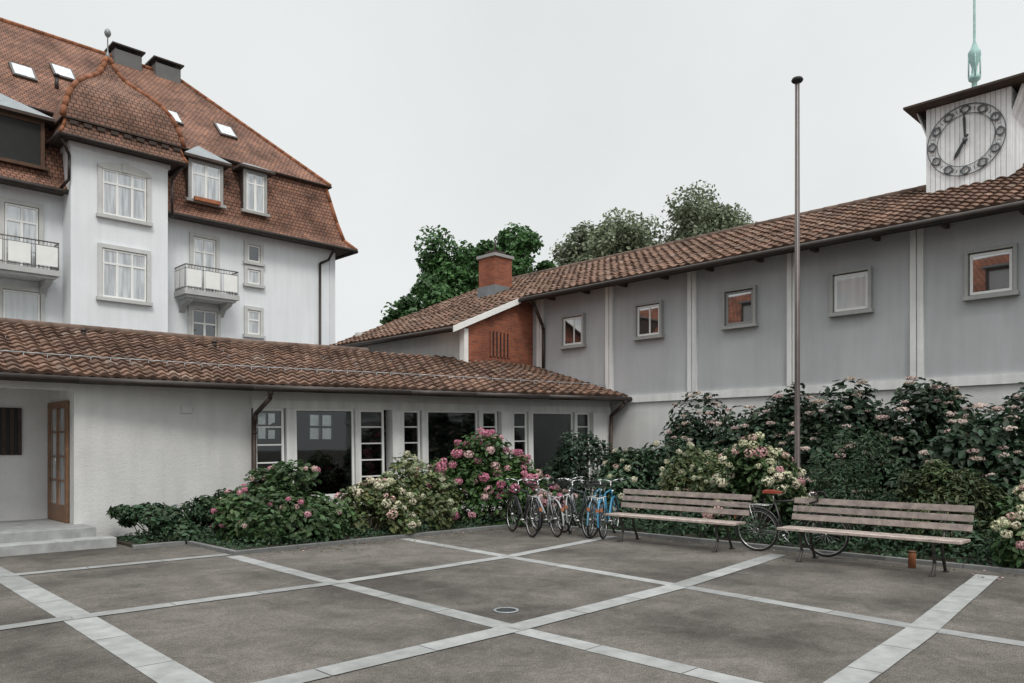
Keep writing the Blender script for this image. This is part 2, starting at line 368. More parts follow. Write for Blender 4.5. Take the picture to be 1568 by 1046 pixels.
mb.box(u0+.005,3.95,15.56,15.65,.62,2.33,M_wood)
for k in range(1,4): mb.box(u0+.012,3.95,15.13,15.56,.62+k*.43-.015,.62+k*.43+.015,M_wood); mb.box(u0+.012,3.95,15.65,16.08,.62+k*.43-.015,.62+k*.43+.015,M_wood)
mb.box(3.93,3.949,15.13,16.08,.62,2.33,M_glassH)
mb.tube((3.86,15.52,1.3),(3.86,15.52,1.5),.012,M_chrome)
mb.build('entrance_door',low)
mb=MB()
mb.box(2.4,3.5,16.27,16.30,1.5,2.35,M_black)
for k in range(9): mb.box(2.44+k*.125,2.5+k*.125,16.24,16.27,1.5,2.35,M_dwood)
mb.build('wall_grille',low)
W0=Vector((7.15,14.65,0)); W1=Vector((16.95,13.4,0)); d=(W1-W0); ang=math.atan2(d.y,d.x)
T=Matrix.Translation(W0)@Matrix.Rotation(ang,4,'Z')@Matrix.Rotation(-.016,4,'Y')
mb=MB(); mg=MB()
def U(u): return (u-7.15)*1.008
top=2.42
mb.box(0,U(16.95),-.02,.25,top,2.58,M_pil); mb.box(0,U(16.95),.0,.25,2.58,2.95,M_plaster)
mb.box(U(7.15),U(16.95),-.01,.2,.0,.55,M_plaster)
def muntin(u0,u1,panels=4):
    a,b_=U(u0),U(u1); w=.05
    mb.box(a,a+w,.02,.1,.55,top,M_wpaint); mb.box(b_-w,b_,.02,.1,.55,top,M_wpaint); mb.box(a+w,b_-w,.021,.1,top-w,top,M_wpaint); mb.box(a+w,b_-w,.021,.1,.55,.62,M_wpaint)
    for k in range(1,5): zz=.6+(top-.62)*k/5; mb.box(a+w,b_-w,.03,.08,zz-.014,zz+.014,M_wpaint)
    mg.box(a+w,b_-w,.05,.06,.62,top-w,M_glass)
def big(u0,u1):
    a,b_=U(u0),U(u1); w=.05
    mb.box(a,a+w,.02,.1,.55,top,M_wpaint); mb.box(b_-w,b_,.02,.1,.55,top,M_wpaint); mb.box(a+w,b_-w,.021,.1,top-w*.8,top,M_wpaint); mb.box(a+w,b_-w,.021,.1,.55,.62,M_wpaint)
    mg.box(a+w,b_-w,.05,.06,.62,top-w,M_glass)
def pillar(u0,u1,p=-.12): mb.box(U(u0),U(u1),p,.2,0,top-.002,M_pil)
muntin(7.2,7.80); pillar(7.84,8.0,-.03); big(8.02,9.34); pillar(9.35,9.44,-.04); muntin(9.46,10.06); pillar(10.2,10.48)
muntin(10.52,10.97); pillar(11.0,11.12,-.04); big(11.14,12.56); pillar(12.57,12.66,-.04); muntin(12.68,13.14); pillar(13.18,13.56)
muntin(13.6,14.06); pillar(14.08,14.2,-.04); big(14.22,15.6); pillar(15.62,15.7,-.04); muntin(15.72,16.2); pillar(16.22,16.9)
mb.build('porch_frames',low,T); mg.build('porch_glass',low,T)

# ------------------------------------------------------------------ RIGHT BUILDING
hall=empty('long_hall_building')
SL=.43
def Sright(a,b_):
    v=-10+a*(22.8+10); u=16.3+b_*(21-16.3); return Vector((u,v,6.05+SL*(u-16.3)))
mb=MB()
pantiles(mb,Sright,130,15,M_tile)
def Sext(a,b_):
    v=16.3+a*(22.8-16.3); u=13.75+b_*(16.3-13.75); return Vector((u,v,6.05+SL*(u-16.3)))
pantiles(mb,Sext,26,8,M_tile)
for i in range(82):
    v=-10+i*.4; mb.tube((21,v,8.09),(21,v+.43,8.1),.11,M_tile,n=8,c=g(random.uniform(.7,1.2)))
mb.build('roof_tiles',hall)
mb=MB()
def slope_slab(u0,u1,v0,v1):
    z=lambda u:6.05+SL*(u-16.3)
    P=[(u0,v0,z(u0)-.02),(u1,v0,z(u1)-.02),(u1,v1,z(u1)-.02),(u0,v1,z(u0)-.02)]; Q=[(p[0],p[1],p[2]-.13) for p in P]
    mb.mesh(P+Q,[(0,1,2,3),(7,6,5,4),(0,4,5,1),(1,5,6,2),(2,6,7,3),(3,7,4,0)],M_soffit)
slope_slab(16.3,21,-10,22.8); slope_slab(13.75,16.298,16.3,22.8)
mb.face([(21,-10,8.06),(26,-10,5.9),(26,22.8,5.9),(21,22.8,8.06)],M_tile)
z=lambda u:6.05+SL*(u-16.3)
mb.mesh([(13.7,16.26,z(13.7)-.15),(16.35,16.26,z(16.35)-.15),(16.35,16.26,z(16.35)+.02),(13.7,16.26,z(13.7)+.02),(13.7,16.298,z(13.7)-.15),(16.35,16.298,z(16.35)-.15),(16.35,16.298,z(16.35)+.02),(13.7,16.298,z(13.7)+.02)],
        [(0,1,2,3),(4,7,6,5),(0,3,7,4),(1,5,6,2),(3,2,6,7),(0,4,5,1)],M_wpaint)
# short purlin ends near the wall
for v in np.arange(-9.6,16.0,1.322):
    mb.box(16.72,17.0,v,v+.08,5.98,6.07,M_soffit,g(1.3))
mb.build('roof_deck',hall)
mb=MB()
mb.tube((16.23,-10,5.98),(16.23,16.25,5.98),.065,M_gutter,n=10); mb.tube((13.68,16.3,4.88),(13.68,22.8,4.88),.06,M_gutter,n=10)
mb.path([(16.3,15.9,5.93),(16.5,15.9,5.8),(16.88,15.95,5.3),(16.93,15.95,5.15),(16.93,15.95,4.0)],.05,M_copper,10)
mb.build('gutters',hall)
mb=MB()
mb.box(17,17.3,-10,16.5,3.03,6.2,M_greywall)
mb.box(16.94,17.3,-10,16.46,2.84,3.03,M_pil); mb.box(17.0,17.3,-10,16.5,0,2.84,M_plaster)
mb.box(17.3,26,-10,-9.8,0,6,M_greywall); mb.box(25.7,26,-10,22.5,0,5.9,M_greywall)
mb.box(14.3,14.6,16.5,22.5,0,5.0,M_plaster); mb.box(14.6,25.7,22.3,22.5,0,5.5,M_plaster)
mb.box(17,17.3,16.5,22.3,3,6.1,M_plaster)
for k in range(-5,5):
    v=5.535+2.645*k
    mb.box(16.93,17,v-.125,v-.012,3.03,6.1,M_pil); mb.box(16.93,17,v+.012,v+.125,3.03,6.1,M_pil); mb.box(16.97,17,v-.012,v+.012,3.03,6.1,M_stone)
mb.build('walls',hall)
mb=MB()
P=[(14.35,16.44,3.6),(16.98,16.44,3.6),(16.98,16.44,z(16.98)-.16),(14.35,16.44,z(14.35)-.16)]
Q=[(p[0],16.6,p[2]) for p in P]
mb.mesh(P+Q,[(0,1,2,3),(7,6,5,4),(0,4,5,1),(1,5,6,2),(2,6,7,3),(3,7,4,0)],M_brick)
mb.box(14.2,14.35,16.40,16.6,3.6,4.95,M_wpaint)
mb.box(15.2,16.0,16.425,16.438,4.28,4.98,M_black)
for k in range(6): mb.box(15.2+k*.145,15.275+k*.145,16.40,16.425,4.26,5.0,M_brick)
mb.build('brick_gable',hall)
mb=MB()
cz=z(18.0)
mb.box(17.8,18.6,19.0,19.8,cz-.3,8.05,M_brick); mb.box(17.74,18.66,18.94,19.86,8.05,8.15,M_stone,g(.6)); mb.box(17.77,18.63,18.97,19.83,cz-.1,cz+.3,M_zinc)
mb.box(17.95,18.45,19.15,19.65,8.15,8.3,M_dwood); mb.tube((18.2,19.4,8.3),(18.2,19.4,8.7),.03,M_gutter); mb.torus((18.2,19.4,8.75),.06,.02,M_gutter,'x',12,5)
mb.build('brick_chimney',hall)
mb=MB(); mgl=MB()
for k in range(-5,4):
    vc=5.535+2.645*(k+.5); z0,z1=4.52,5.46; hw=.44
    a,b_=vc-hw,vc+hw
    F=M_stone
    mb.box(16.88,17,a,a+.06,z0,z1,F,g(.7)); mb.box(16.88,17,b_-.06,b_,z0,z1,F,g(.7)); mb.box(16.878,17,a+.06,b_-.06,z1-.06,z1,F,g(.7)); mb.box(16.85,17,a-.03,b_+.03,z0-.03,z0+.05,F,g(.7))
    a+=.06;b_-=.06
    mb.box(16.965,17,a,b_,z0+.05,z1-.06,M_dwood)
    a+=.022;b_-=.022; zl=z0+.072; zh=z1-.082
    cc=[g(.9),g(.35),g(.95)][k%3]; fr=M_wpaint
    mb.box(16.94,16.965,a,a+.05,zl,zh,fr,cc); mb.box(16.94,16.965,b_-.05,b_,zl,zh,fr,cc); mb.box(16.942,16.965,a+.05,b_-.05,zh-.05,zh,fr,cc); mb.box(16.942,16.965,a+.05,b_-.05,zl,zl+.05,fr,cc)
    mgl.face([(16.955,a+.05,zl+.05),(16.955,b_-.05,zl+.05),(16.955,b_-.05,zh-.05),(16.955,a+.05,zh-.05)],M_blind if k==0 else M_glassR)
    if k in (2,3): mb.box(16.945,16.954,a+.30,a+.34,zl+.05,zh-.05,fr,cc)
mb.build('window_frames',hall); mgl.build('window_panes',hall)

# clock tower
ct=empty('clock_tower',(20,5.4,7.5))
mb=MB()
u0,u1,v0,v1=19.9,21.5,4.55,6.3; zb=7.3; zt=9.62
mb.box(u0+.03,u1,v0+.03,v1-.03,zb,zt,M_zinc)
nbd=17
for i in range(nbd):
    a=v0+(v1-v0)*i/nbd; b_=v0+(v1-v0)*(i+1)/nbd-.010; c=g(random.uniform(.93,1.08)); mb.box(u0,u0+.03,a,b_,zb+.1+.03*random.random(),zt,M_board,c)
for i in range(15):
    a=u0+.03+(u1-u0-.03)*i/15; b_=u0+.03+(u1-u0-.03)*(i+1)/15-.012; c=g(random.uniform(.8,1.05)); mb.box(a,b_,v0,v0+.03,zb,zt,M_board,c)
    mb.box(a,b_,v1-.03,v1,zb,zt-.6,M_board,c)
    mb.mesh([(a,v1,zt-.62),(b_,v1,zt-.62),(b_,v1+.22,zt),(a,v1+.22,zt),(a,v1-.03,zt-.62),(b_,v1-.03,zt-.62),(b_,v1+.19,zt),(a,v1+.19,zt)],[(0,1,2,3),(7,6,5,4),(0,3,7,4),(1,5,6,2)],M_board,c)
    mb.mesh([(a,v0,zt-.62),(b_,v0,zt-.62),(b_,v0-.22,zt),(a,v0-.22,zt),(a,v0+.03,zt-.62),(b_,v0+.03,zt-.62),(b_,v0-.19,zt),(a,v0-.19,zt)],[(0,3,2,1),(4,5,6,7),(0,4,7,3),(1,2,6,5)],M_board,c)
mb.box(u0-.02,u0,v0-.02,v1+.02,zb+.02,zb+.12,M_zinc)
mb.build('tower_body',ct)
mb=MB()
e=[(u0-.38,v0-.5,zt+.02),(u1+.3,v0-.5,zt+.02),(u1+.3,v1+.38,zt+.02),(u0-.38,v1+.38,zt+.02)]; pk=(20.6,5.45,zt+.28)
mb.face(e[::-1],M_soffit)
e2=[(p[0],p[1],p[2]+.05) for p in e]
for i in range(4):
    j=(i+1)%4; mb.face([e[i],e[j],e2[j],e2[i]],M_dwood); mb.face([e2[i],e2[j],pk],M_dwood)
mb.build('tower_roof',ct)
mb=MB()
S=(20.75,5.5,0); q=zt-.22
mb.lathe(S,[(.17,q+.3),(.12,q+.5),(.06,q+.75),(.06,q+.9),(.13,q+.96),(.13,q+1.04),(.07,q+1.08),(.06,q+1.25),(.14,q+1.52),(.14,q+1.60),(.09,q+1.68),(.03,q+1.85),(.025,q+3.6),(.003,q+5)],M_verdi,12)
for k in range(4):
    t=k*math.pi/2+.4; mb.tube((S[0]+.12*math.cos(t),S[1]+.12*math.sin(t),q+1.0),(S[0]+.12*math.cos(t),S[1]+.12*math.sin(t),q+1.58),.018,M_verdi)
mb.build('spire',ct)
mb=MB()
CC=Vector((u0-.03,5.45,8.68)); R=.70
mb.torus(CC,R+.105,.011,M_clock,'x',48,5); mb.torus(CC,R-.105,.009,M_clock,'x',48,5)
for h in range(12):
    t=h*math.pi/6; c_=CC+Vector((-.01,R*math.cos(t),R*math.sin(t)))
    mb.torus(c_,.080,.019,M_clock,'x',18,5)
    t2=t+math.pi/12; 
    for dt in (-.11,0,.11):
        a=Vector((0,math.cos(t2+dt),math.sin(t2+dt))); mb.tube(CC+a*(R-.04),CC+a*(R+.04),.008,M_clock,n=5)
def hand(ang,L_,w):
    dv=Vector((0,-math.sin(ang),math.cos(ang))); pv=Vector((0,dv.z,-dv.y)); o=CC+Vector((-.03,0,0))
    P=[o-dv*.12-pv*w*.5,o-dv*.12+pv*w*.5,o+dv*L_*.8+pv*w,o+dv*L_,o+dv*L_*.8-pv*w]
    Q=[p+Vector((-.012,0,0)) for p in P]
    mb.mesh(P+Q,[tuple(range(5)),tuple(range(9,4,-1))]+[(i,(i+1)%5,5+(i+1)%5,5+i) for i in range(5)],M_clock,g(.3))
hand(math.radians(-2),.60,.032); hand(math.radians(209),.48,.042)
mb.tube(CC+Vector((-.06,0,0)),CC,.05,M_clock,n=12)
mb.build('clock_dial',ct)

# flagpole
mb=MB(); fx,fy=14.0,6.66
mb.lathe((fx,fy,0),[(.13,0),(.13,.12),(.055,.16),(.05,3),(.042,8.45)],M_pole,14)
mb.lathe((fx,fy,8.45),[(.042,0),(.09,.03),(.11,.06),(.09,.10),(.02,.13)],M_black,14)
mb.tube((fx-.06,fy-.03,1.2),(fx-.055,fy-.03,8.4),.005,M_stone,n=4)
mb.build('flagpole')

# ------------------------------------------------------------------ LEFT HOUSE
house=empty('apartment_house',(8,30,0))
mb=MB()
mb.box(-4,18.4,30,40,0,10.35,M_white); mb.box(7.67,10.85,29,30,0,11.75,M_white); mb.box(7.67,10.85,30.0,31,10.4,11.75,M_white)
mb.box(7.60,10.92,28.93,31,11.75,11.9,M_white,g(.95))
mb.box(18.15,18.43,29.97,30.25,0,10.2,M_white,g(.9)) 
mb.build('walls',house)
def loop(off,z,r=(-4,18.4,30,40)): return [(r[0]-off,r[2]-off,z),(r[1]+off,r[2]-off,z),(r[1]+off,r[3]+off,z),(r[0]-off,r[3]+off,z)]
mb=MB()
lv=[loop(.7,10.3),loop(.3,10.72),loop(.08,11.5),loop(-.12,12.4),loop(-.3,13.2)]
for A,B in zip(lv[:-1],lv[1:]):
    for i in range(4): j=(i+1)%4; mb.face([A[i],A[j],B[j],B[i]],M_roofL)
A=loop(-.12,13.14); r0=(1.0,35,18.0); r1=(13.45,35,18.0)
mb.face([A[0],A[1],r1,r0],M_roofL); mb.face([A[1],A[2],r1],M_roofL); mb.face([A[2],A[3],r0,r1],M_roofL); mb.face([A[3],A[0],r0],M_roofL)
mb.face(loop(-.12,13.13)[::-1],M_dwood)
mb.build('roof',house)
mb=MB()
E=loop(.7,10.28); mb.face(E[::-1],M_soffit)
for i in range(2):
    a=Vector(E[i]);b_=Vector(E[i+1]); 
    mb.tube(a+Vector((0,0,-.02)),b_+Vector((0,0,-.02)),.09,M_gutter,n=8)
B2=loop(-.1,13.1); mb.tube(B2[0],B2[1],.05,M_dwood); mb.tube(B2[1],B2[2],.05,M_dwood)
for a,b_ in (((7.2,28.45,11.9),(11.3,28.45,11.9)),((7.2,28.45,11.9),(7.2,31,11.9)),((11.3,28.45,11.9),(11.3,30.3,11.9))): mb.tube(a,b_,.08,M_gutter)
mb.path([(7.3,28.6,11.8),(7.6,28.9,11.4),(7.6,28.93,10.6),(7.45,29.4,10.35)],.05,M_gutter)
mb.path([(11.2,28.6,11.8),(10.98,28.93,11.4),(10.98,28.95,10.2),(11.1,29.3,10.1)],.05,M_gutter)
mb.path([(18.0,29.35,10.2),(18.0,29.8,9.8),(17.65,29.93,9.6),(17.65,29.93,0)],.055,M_gutter)
mb.build('gutters',house)
mb=MB(); cx,cy=9.26,30.45
lvb=[(2.07,11.93),(1.95,12.15),(1.85,12.50),(1.97,12.53),(1.90,12.85),(1.80,13.2),(1.64,13.6),(1.40,13.98),(1.10,14.30),(.76,14.60),(.47,14.88),(.27,15.2),(.13,15.5),(.05,15.75)]
for (ra,za),(rb,zb_) in zip(lvb[:-1],lvb[1:]):
    A=[(cx-ra,cy-ra,za),(cx+ra,cy-ra,za),(cx+ra,cy+ra,za),(cx-ra,cy+ra,za)];B=[(cx-rb,cy-rb,zb_),(cx+rb,cy-rb,zb_),(cx+rb,cy+rb,zb_),(cx-rb,cy+rb,zb_)]
    for i in range(4): j=(i+1)%4; mb.face([A[i],A[j],B[j],B[i]],M_roofB)
    for i in range(4): mb.tube(A[i],B[i],.09 if za>12.5 else .05,M_terra,n=6,c=g(random.uniform(.5,.8)))
mb.face([(cx-2.07,cy-2.07,11.925),(cx-2.07,cy+2.07,11.925),(cx+2.07,cy+2.07,11.925),(cx+2.07,cy-2.07,11.925)],M_soffit)
mb.box(cx-1.97,cx+1.97,cy-1.97,cy-1.9,12.48,12.54,M_dwood); mb.box(cx-1.97,cx-1.9,cy-1.9,cy+1,12.48,12.54,M_dwood)
for k in range(9): mb.box(cx-1.75+k*.42,cx-1.5+k*.42,cy-1.95,cy-1.85,12.32,12.44,M_dwood)
mb.lathe((cx,cy,15.7),[(.12,0),(.06,.2),(.025,.3),(.02,.8),(.09,.88),(.12,.97),(.09,1.07),(.01,1.15)],M_zinc,10)
a,b_=Vector((18.28,30.12,13.16)),Vector((13.45,35,18.0))
for i in range(20): mb.tube(a.lerp(b_,i/20),a.lerp(b_,(i+1.1)/20),.09,M_terra,n=6,c=g(random.uniform(.6,.9)))
a,b_=Vector((1,35,18)),Vector((13.45,35,18))
for i in range(36): mb.tube(a.lerp(b_,i/36),a.lerp(b_,(i+1.05)/36),.1,M_terra,n=6,c=g(random.uniform(.6,.9)))
for A,B in zip(lv[:-1],lv[1:]): mb.tube(A[1],B[1],.09,M_terra,n=6,c=g(.75))
mb.build('bay_roof',house)
mb=MB()
for u,wl,wr in ((11.25,.45,.62),(12.95,.5,.55)):
    mb.box(u-wl,u+wr,34.6,35.5,17.3,18.2,M_stone,g(.28)); mb.box(u-wl-.12,u+wr+.12,34.5,35.6,18.36,18.42,M_gutter)
    for a in (-wl+.05,wr-.05):
        for c_ in (34.7,35.4): mb.box(u+a-.03,u+a+.03,c_-.03,c_+.03,18.2,18.36,M_gutter)
for u,v in ((10.6,31.9),(7.9,31.6)): 
    zz=13.14+(v-30.12)*.996; mb.tube((u,v,zz-.1),(u,v,zz+.45),.07,M_gutter); mb.tube((u,v,zz+.42),(u,v,zz+.5),.11,M_gutter)
mb.build('chimneys',house)
mb=MB()
for u,v in ((12.0,31.8),(14.3,31.9),(6.9,31.9),(8.35,32.6),(4.5,31.9)):
    zz=13.14+(v-30.12)*.996; T_=Matrix.Translation((u,v,zz))@Matrix.Rotation(math.radians(44.9),4,'X')
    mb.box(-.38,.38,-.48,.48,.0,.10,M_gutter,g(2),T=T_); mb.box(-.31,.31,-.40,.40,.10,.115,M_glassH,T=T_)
mb.build('skylights',house)
mw=MB(); mh=MB()
def hwin(u0,u1,z0,z1,v,cols=2,trans=.28,sill=True,arch=False,glass=None,sur=.13):
    gl=glass or M_glassH
    mw.box(u0-sur,u0,v-.09,v,z0,z1,M_stone,g(1.1)); mw.box(u1,u1+sur,v-.09,v,z0,z1,M_stone,g(1.1))
    if arch:
        k=8; 
        for i in range(k):
            a=u0-sur+(u1-u0+2*sur)*i/k; b_=u0-sur+(u1-u0+2*sur)*(i+1)/k
            f=lambda x: .16*(1-((x-(u0+u1)/2)/((u1-u0)/2+sur))**2)
            mw.mesh([(a,v-.09,z1-.02),(b_,v-.09,z1-.02),(b_,v-.09,z1+.12+f(b_)),(a,v-.09,z1+.12+f(a)),(a,v,z1-.02),(b_,v,z1-.02),(b_,v,z1+.12+f(b_)),(a,v,z1+.12+f(a))],[(0,1,2,3),(3,2,6,7),(0,4,5,1)],M_stone,g(1.1))
        mw.box((u0+u1)/2-.1,(u0+u1)/2+.1,v-.13,v-.092,z1-.02,z1+.32,M_stone)
    else: mw.box(u0-sur,u1+sur,v-.093,v,z1,z1+sur*1.1,M_stone,g(1.1))
    if sill: mw.box(u0-sur-.05,u1+sur+.05,v-.16,v,z0-.12,z0,M_stone,g(1.0))
    w=.055
    mw.box(u0,u1,v-.012,v,z0,z1,M_dwood)
    a0,a1,c0,c1=u0+.02,u1-.02,z0+.02,z1-.02
    mw.box(a0,a0+w,v-.05,v-.012,c0,c1,M_wpaint); mw.box(a1-w,a1,v-.05,v-.012,c0,c1,M_wpaint); mw.box(a0+w,a1-w,v-.052,v-.012,c1-w,c1,M_wpaint); mw.box(a0+w,a1-w,v-.052,v-.012,c0,c0+w,M_wpaint)
    zt_=z1-(z1-z0)*trans
    if trans: mw.box(a0+w,a1-w,v-.055,v-.012,zt_-.03,zt_+.03,M_wpaint)
    for c_ in range(1,cols):
        x=u0+(u1-u0)*c_/cols; mw.box(x-.04,x+.04,v-.048,v-.012,c0+w,zt_-.03,M_wpaint)
        mw.box(x-.025,x+.025,v-.046,v-.012,zt_+.03,c1-w,M_wpaint)
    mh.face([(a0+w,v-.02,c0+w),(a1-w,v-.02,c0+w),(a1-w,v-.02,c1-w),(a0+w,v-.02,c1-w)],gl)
hwin(8.62,10.1,9.65,11.25,29,3,.3,arch=True); hwin(8.62,10.1,6.8,8.5,29,3,.3); hwin(8.62,10.1,3.8,5.5,29,3,.3)
hwin(12.15,13.05,7.55,9.75,30,2,.25,sill=False); hwin(12.1,13.1,5.2,6.95,30,2,.3,glass=M_glassD)
hwin(14.35,14.9,9.15,9.85,30,1,.0,glass=M_glassD); hwin(14.35,14.9,8.25,8.85,30,1,.0); hwin(14.35,14.9,6.2,7.2,30,1,.4)
hwin(5.95,6.95,7.5,9.7,30,2,.25,sill=False); hwin(5.9,7.0,4.6,6.85,30,1,.0,glass=M_blind); hwin(2.5,3.6,7.5,9.7,30,2,.25)
hwin(14.35,14.9,3.2,4.4,30,1,.4); hwin(12.1,13.1,2,3.9,30,2,.3)
mw.build('window_frames',house); mh.build('window_panes',house)
mb=MB()
def balcony(u0,u1,zf):
    mb.box(u0,u1,28.95,30,zf-.18,zf,M_stone,g(.9)); mb.box(u0+.1,u1-.1,29.05,30,zf-.27,zf-.18,M_stone)
    for a in (u0+.18,u1-.4):
        mb.mesh([(a,30,zf-.27),(a,29.15,zf-.27),(a,29.2,zf-.38),(a,29.75,zf-.5),(a,30,zf-.75),(a+.22,30,zf-.27),(a+.22,29.15,zf-.27),(a+.22,29.2,zf-.38),(a+.22,29.75,zf-.5),(a+.22,30,zf-.75)],
                [(0,1,2,3,4),(9,8,7,6,5),(1,6,7,2),(2,7,8,3),(3,8,9,4)],M_stone,g(.8))
    rt=zf+.92
    for (p,q) in (((u0+.04,30),(u0+.04,29)),((u0+.04,29),(u1-.04,29)),((u1-.04,29),(u1-.04,30))):
        mb.tube((*p,rt),(*q,rt),.022,M_iron,n=6,c=g(3)); mb.tube((*p,zf+.08),(*q,zf+.08),.015,M_iron,n=6,c=g(3)); mb.tube((*p,rt-.14),(*q,rt-.14),.012,M_iron,n=6,c=g(3))
        Ld=math.dist(p,q); n=int(Ld/.11)
        for i in range(n+1):
            t=i/n; x=p[0]+(q[0]-p[0])*t; y=p[1]+(q[1]-p[1])*t; mb.tube((x,y,zf),(x,y,rt),.010,M_iron,n=4,c=g(3))
    n=3; w=(u1-u0)/n
    for i in range(n):
        mb.box(u0+w*i+.08,u0+w*(i+1)-.08,28.955,28.975,zf+.12,rt-.16,M_wpaint)
    for yy in (29.1,29.55): mb.box(u0+.01,u0+.025,yy,yy+.35,zf+.12,rt-.16,M_wpaint)
balcony(11.45,13.55,7.5); balcony(5.0,7.35,7.48)
mb.build('balconies',house)
mb=MB()
def dormer(u0,u1,z0,z1,vf,pk,op=False):
    mb.box(u0+.0,u1,vf+.06,32,z0,z1,M_dwood,g(1.2))
    w=.12; fc=M_wood if op else M_stone
    cc=g(.45) if op else g(.7)
    mb.box(u0,u0+w,vf,vf+.06,z0,z1,fc,cc); mb.box(u1-w,u1,vf,vf+.06,z0,z1,fc,cc); mb.box(u0+w,u1-w,vf+.002,vf+.06,z1-w,z1,fc,cc); mb.box(u0-.1,u1+.1,vf-.08,vf+.06,z0-.08,z0+.03,fc,cc)
    mb.box(u0+w,u1-w,vf+.04,vf+.055,z0,z1-w,M_black if op else M_glassH)
    if not op:
        a,b_=u0+w,u1-w; m_=(a+b_)/2
        for x0,x1 in ((a,a+.05),(m_-.05,m_+.05),(b_-.05,b_)): mb.box(x0,x1,vf+.02,vf+.04,z0+.03,z1-w,M_wpaint)
        for q0,q1 in ((a+.05,m_-.05),(m_+.05,b_-.05)):
            mb.box(q0,q1,vf+.022,vf+.04,z1-w-.42,z1-w-.36,M_wpaint); mb.box(q0,q1,vf+.022,vf+.04,z0+.03,z0+.09,M_wpaint)
    o=.24; A=[(u0-o,vf-o,z1),(u1+o,vf-o,z1),(u1+o,33,z1),(u0-o,33,z1)]; B=[(p[0],p[1],z1+.1) for p in A]; um=(u0+u1)/2
    for i in range(4): j=(i+1)%4; mb.face([A[i],A[j],B[j],B[i]],M_dwood,g(1.3))
    mb.face(A[::-1],M_soffit)
    p0=(um,vf+.75,z1+.1+pk); p1=(um,33.5,z1+.1+pk)
    mb.face([B[0],B[1],p0],M_zinc); mb.face([B[1],B[2],p1,p0],M_zinc,g(.9)); mb.face([B[3],B[0],p0,p1],M_zinc,g(1.1))
dormer(11.85,13.2,11.05,12.6,29.62,.75); dormer(14.05,15.05,11.1,12.75,29.65,.45); dormer(4.4,7.05,11.0,12.55,29.62,.8,True)
mb.box(12.0,13.0,29.38,29.53,11.0,11.14,M_terra)
mb.build('dormers',house)

# neighbouring building across the court (seen in window reflections)
nb=empty('townhouse_across_court',(-18,20,0))
mb=MB(); mb.box(-26,-14,2,60,0,8.2,M_plaster,g(.7)) 
RZ=13.2
mb.face([(-13.5,1.5,8),(-13.5,60.5,8),(-20,56,RZ),(-20,6,RZ)],M_roofX); mb.face([(-26.5,1.5,8),(-26.5,60.5,8),(-20,56,RZ),(-20,6,RZ)],M_roofX)
mb.face([(-13.5,1.5,8),(-26.5,1.5,8),(-20,6,RZ)],M_roofX); mb.face([(-13.5,60.5,8),(-26.5,60.5,8),(-20,56,RZ)],M_roofX)
for v in range(5,58,4):
    for zz in (1.5,4.8): mb.box(-14,-13.97,v,v+1.3,zz,zz+1.8,M_black); mb.box(-13.97,-13.93,v+.6,v+.7,zz,zz+1.8,M_wpaint)
for v in range(6,57,5): mb.box(-18,-15.4,v,v+1.5,9.2,11.6,M_dwood); mb.box(-15.4,-15.37,v+.2,v+1.3,9.9,11.4,M_wpaint,g(.5)); mb.box(-18.5,-15.2,v-.15,v+1.65,11.6,11.7,M_zinc)
mb.build('body',nb)

# ------------------------------------------------------------------ foliage
def leaf_mesh(name,C,Nn,size,cols,asp=.62,fold=.25,mat=M_leaf,parent=None):
    n=len(C); Nn=Nn/np.linalg.norm(Nn,axis=1,keepdims=True)
    r=rng.normal(size=(n,3)); r[:,2]-=.5
    D=r-(r*Nn).sum(1,keepdims=True)*Nn; D/=np.linalg.norm(D,axis=1,keepdims=True)
    Sd=np.cross(Nn,D); s=size[:,None]
    base=C-D*s*.5; tip=C+D*s*.5-Nn*s*.12; l=C+Sd*s*asp*.5+Nn*s*fold*.3-D*s*.05; rr=C-Sd*s*asp*.5+Nn*s*fold*.3-D*s*.05
    l2=C+Sd*s*asp*.3+D*s*.28+Nn*s*.02; r2=C-Sd*s*asp*.3+D*s*.28+Nn*s*.02
    V=np.stack([base,rr,r2,tip,l2,l],1).reshape(-1,3)
    k=np.arange(n)[:,None]*6
    F=np.concatenate([np.concatenate([k,k+1,k+2,k+3],1),np.concatenate([k,k+3,k+4,k+5],1)],0)
    me=bpy.data.meshes.new(name); me.vertices.add(len(V)); me.vertices.foreach_set('co',V.ravel())
    me.loops.add(F.size); me.loops.foreach_set('vertex_index',F.ravel().astype(np.int32))
    me.polygons.add(len(F)); me.polygons.foreach_set('loop_start',np.arange(0,F.size,4,dtype=np.int32)); me.polygons.foreach_set('loop_total',np.full(len(F),4,dtype=np.int32))
    me.update(calc_edges=True)
    cc=np.concatenate([cols,cols],0); cc=np.concatenate([cc,np.ones((len(cc),1))],1); cc=np.repeat(cc,4,axis=0)
    ca=me.color_attributes.new('Col','FLOAT_COLOR','CORNER'); ca.data.foreach_set('color',cc.ravel())
    me.materials.append(mat)
    o=bpy.data.objects.new(name,me); scene.collection.objects.link(o)
    if parent: adopt(o,parent)
    return o
def unit(n):
    v=rng.normal(size=(n,3)); return v/np.linalg.norm(v,axis=1,keepdims=True)
RT=np.array((.7145,-.6997,0)); FW=np.array((.6997,.7145,0)); UP=np.array((0,0,1.))
